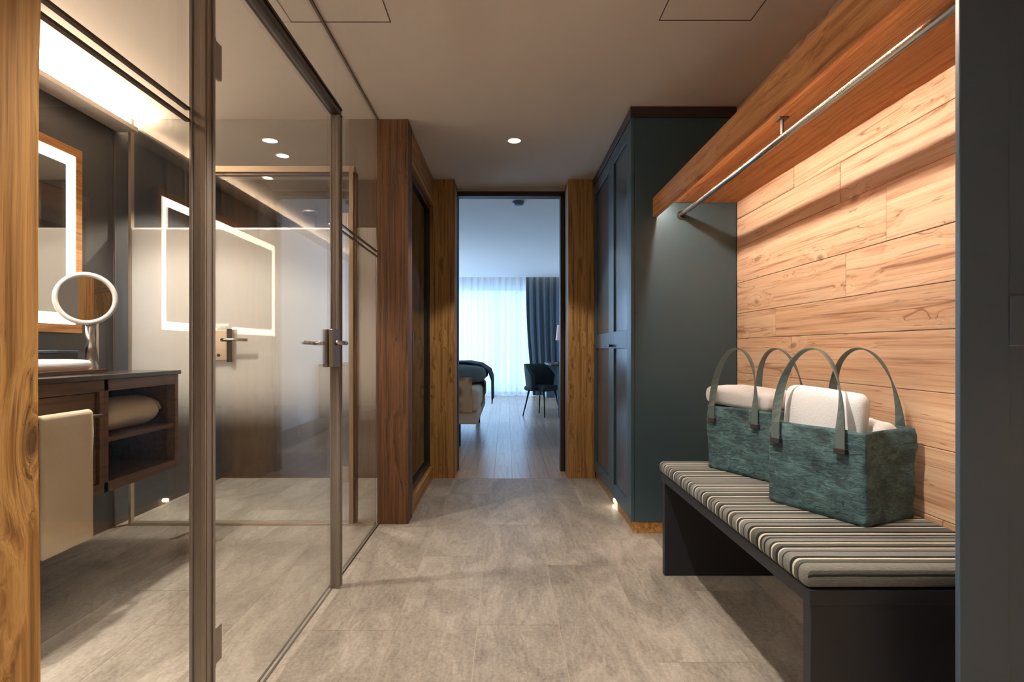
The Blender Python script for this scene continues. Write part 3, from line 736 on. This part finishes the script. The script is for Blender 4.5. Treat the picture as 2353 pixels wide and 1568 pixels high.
dc = tag(obj('dark_curtain', drape(.44, 1.33, 12.42, .012, BH+.17, .045, .15, 4, pull=.16), 'curtain', smooth=True), 'slate-grey heavy curtain at the right side of the bedroom window', 'curtain')
so = dc.modifiers.new('solid', 'SOLIDIFY'); so.thickness = .004
tag(obj('light_strip', B(-3.3, 1.3, 12.215, 12.235, BH+.12, BH+.16), 'led_curtain'), 'glowing light strip in the curtain recess of the bedroom ceiling', 'light strip')
sd = thing('smoke_detector', 'small round smoke detector on the bedroom ceiling', 'smoke detector', (.13, 5.95, BH))
obj('body', MB().lathe([(.062, -.001), (.062, -.022), (.05, -.035), (.03, -.042)]), 'anthracite', sd, local=True, smooth=False)

# bed
bd = thing('bed', 'low cream bed with dark feet seen through the bedroom doorway', 'bed', (-1.15, 7.0, 0))
obj('bed_base', B(-2.05, -.30, 5.92, 8.05, .24, .37), 'cream', bd, bevel=.02, seg=3)
def rounded(x0, x1, y0, y1, z0, z1, amp, seed):
    m = soft_slab(x1-x0, y1-y0, z1-z0, ((x0+x1)/2, (y0+y1)/2, (z0+z1)/2), amp=amp, seed=seed); return m
obj('mattress', B(-2.06, -.285, 5.90, 8.06, .371, .62), 'cream', bd, bevel=.06, seg=5, smooth=True)
for (x, y) in ((-.52, 6.0), (-1.9, 6.0), (-.40, 7.95), (-1.9, 7.95)):
    obj('leg', MB().box(x-.03, x+.03, y-.03, y+.03, 0, .239), 'black', bd, bevel=.003)
tag(obj('duvet', rounded(-2.02, -.24, 6.45, 8.0, .622, .86, .02, 3), 'throw', smooth=True), 'rumpled grey-blue duvet piled on the bed', 'duvet')
tag(obj('blanket', B(-1.3, -.36, 5.875, 5.898, .37, .74), 'pattern', bevel=.008), 'brown patterned blanket hanging over the foot of the bed', 'blanket')
def throw_strip():
    prof = [(-.9, .868), (-.5, .872), (-.33, .84), (-.22, .76), (-.185, .66), (-.18, .37)]
    vs = []; fs = []
    for s_ in (0, .018):
        for y in (6.75, 7.0, 7.3, 7.6, 7.9):
            for (x, z) in prof: vs.append((x+s_*.7+.01*noise.noise(Vector((x*9, y*5, z))), y, z+s_*.7))
    n = len(prof); T = 5*n
    for j in range(4):
        for i in range(n-1): a = j*n+i; fs += [(a, a+n, a+n+1, a+1), (T+a, T+a+1, T+a+n+1, T+a+n)]
    for i in range(n-1): fs += [(i, i+1, T+i+1, T+i), (4*n+i, T+4*n+i, T+4*n+i+1, 4*n+i+1)]
    for j in range(4):
        a = j*n; fs.append((a, T+a, T+a+n, a+n)); a = j*n+n-1; fs.append((a, a+n, T+a+n, T+a))
    return MB().add(vs, fs)
tag(obj('throw', throw_strip(), 'throw_dark', smooth=True), 'dark blue throw draped over the side of the bed', 'throw')

# chair
ch = thing('armchair', 'dark green upholstered chair with splayed legs by the desk', 'chair', (.56, 8.74, 0), math.radians(50)); ch.scale = (.84, .84, .94)
obj('seat', soft_slab(.50, .50, .10, (0, 0, .46), amp=.003), 'chairfab', ch, smooth=True, local=True)
bk = MB(); vs = []; fs = []
for s_ in (0, .05):
    for j in range(9):
        z = .44+.42*j/8
        for i in range(17):
            a = math.radians(-100+200*i/16); r = .25+s_+.05*j/8
            top = z if abs(i-8) < 5 else .44+(z-.44)*(.55+.45*(8-abs(i-8))/3)
            vs.append((r*math.sin(a), -.0+r*math.cos(a)*.95, top))
n = 17; T = 9*n
for j in range(8):
    for i in range(16): a = j*n+i; fs += [(a, a+1, a+n+1, a+n), (T+a, T+a+n, T+a+n+1, T+a+1)]
for i in range(16): fs += [(i, T+i, T+i+1, i+1), (8*n+i, 8*n+i+1, T+8*n+i+1, T+8*n+i)]
for j in range(8):
    a = j*n; fs.append((a, a+n, T+a+n, T+a)); a = j*n+16; fs.append((a, T+a, T+a+n, a+n))
obj('backrest', bk.add(vs, fs), 'chairfab', ch, smooth=True, local=True)
for (sx, sy) in ((1, 1), (1, -1), (-1, 1), (-1, -1)):
    obj('leg', MB().tube([(sx*.17, sy*.17, .42), (sx*.25, sy*.25, 0)], [.018, .011]), 'black', ch, smooth=True, local=True)

dk = thing('desk', 'grey-blue writing desk at the right wall of the bedroom', 'desk', (1.0, 9.4, 0))
obj('desk_top', B(.68, 1.34, 8.40, 9.9, .785, .81), 'darktrim', dk, bevel=.003)
obj('side_panel', B(.785, 1.34, 8.46, 8.49, 0, .784), 'desk', dk, bevel=.002)
obj('drawer_unit', B(.68, 1.34, 9.4, 9.85, .22, .784), 'desk', dk, bevel=.002)
lp = thing('table_lamp', 'desk lamp with a pale pink shade in the bedroom', 'lamp', (.89, 9.2, .81))
obj('lamp_base', MB().lathe([(.07, .001), (.07, .015), (.012, .03), (.010, .40)], (.89, 9.2, .81)), 'black', lp)
obj('lamp_shade', MB().lathe([(.075, .0), (.045, .25)], (.89, 9.2, 1.19)), 'shade', lp)
for o in list(bpy.data.objects):
    if '_w' in o.keys(): del o['_w']
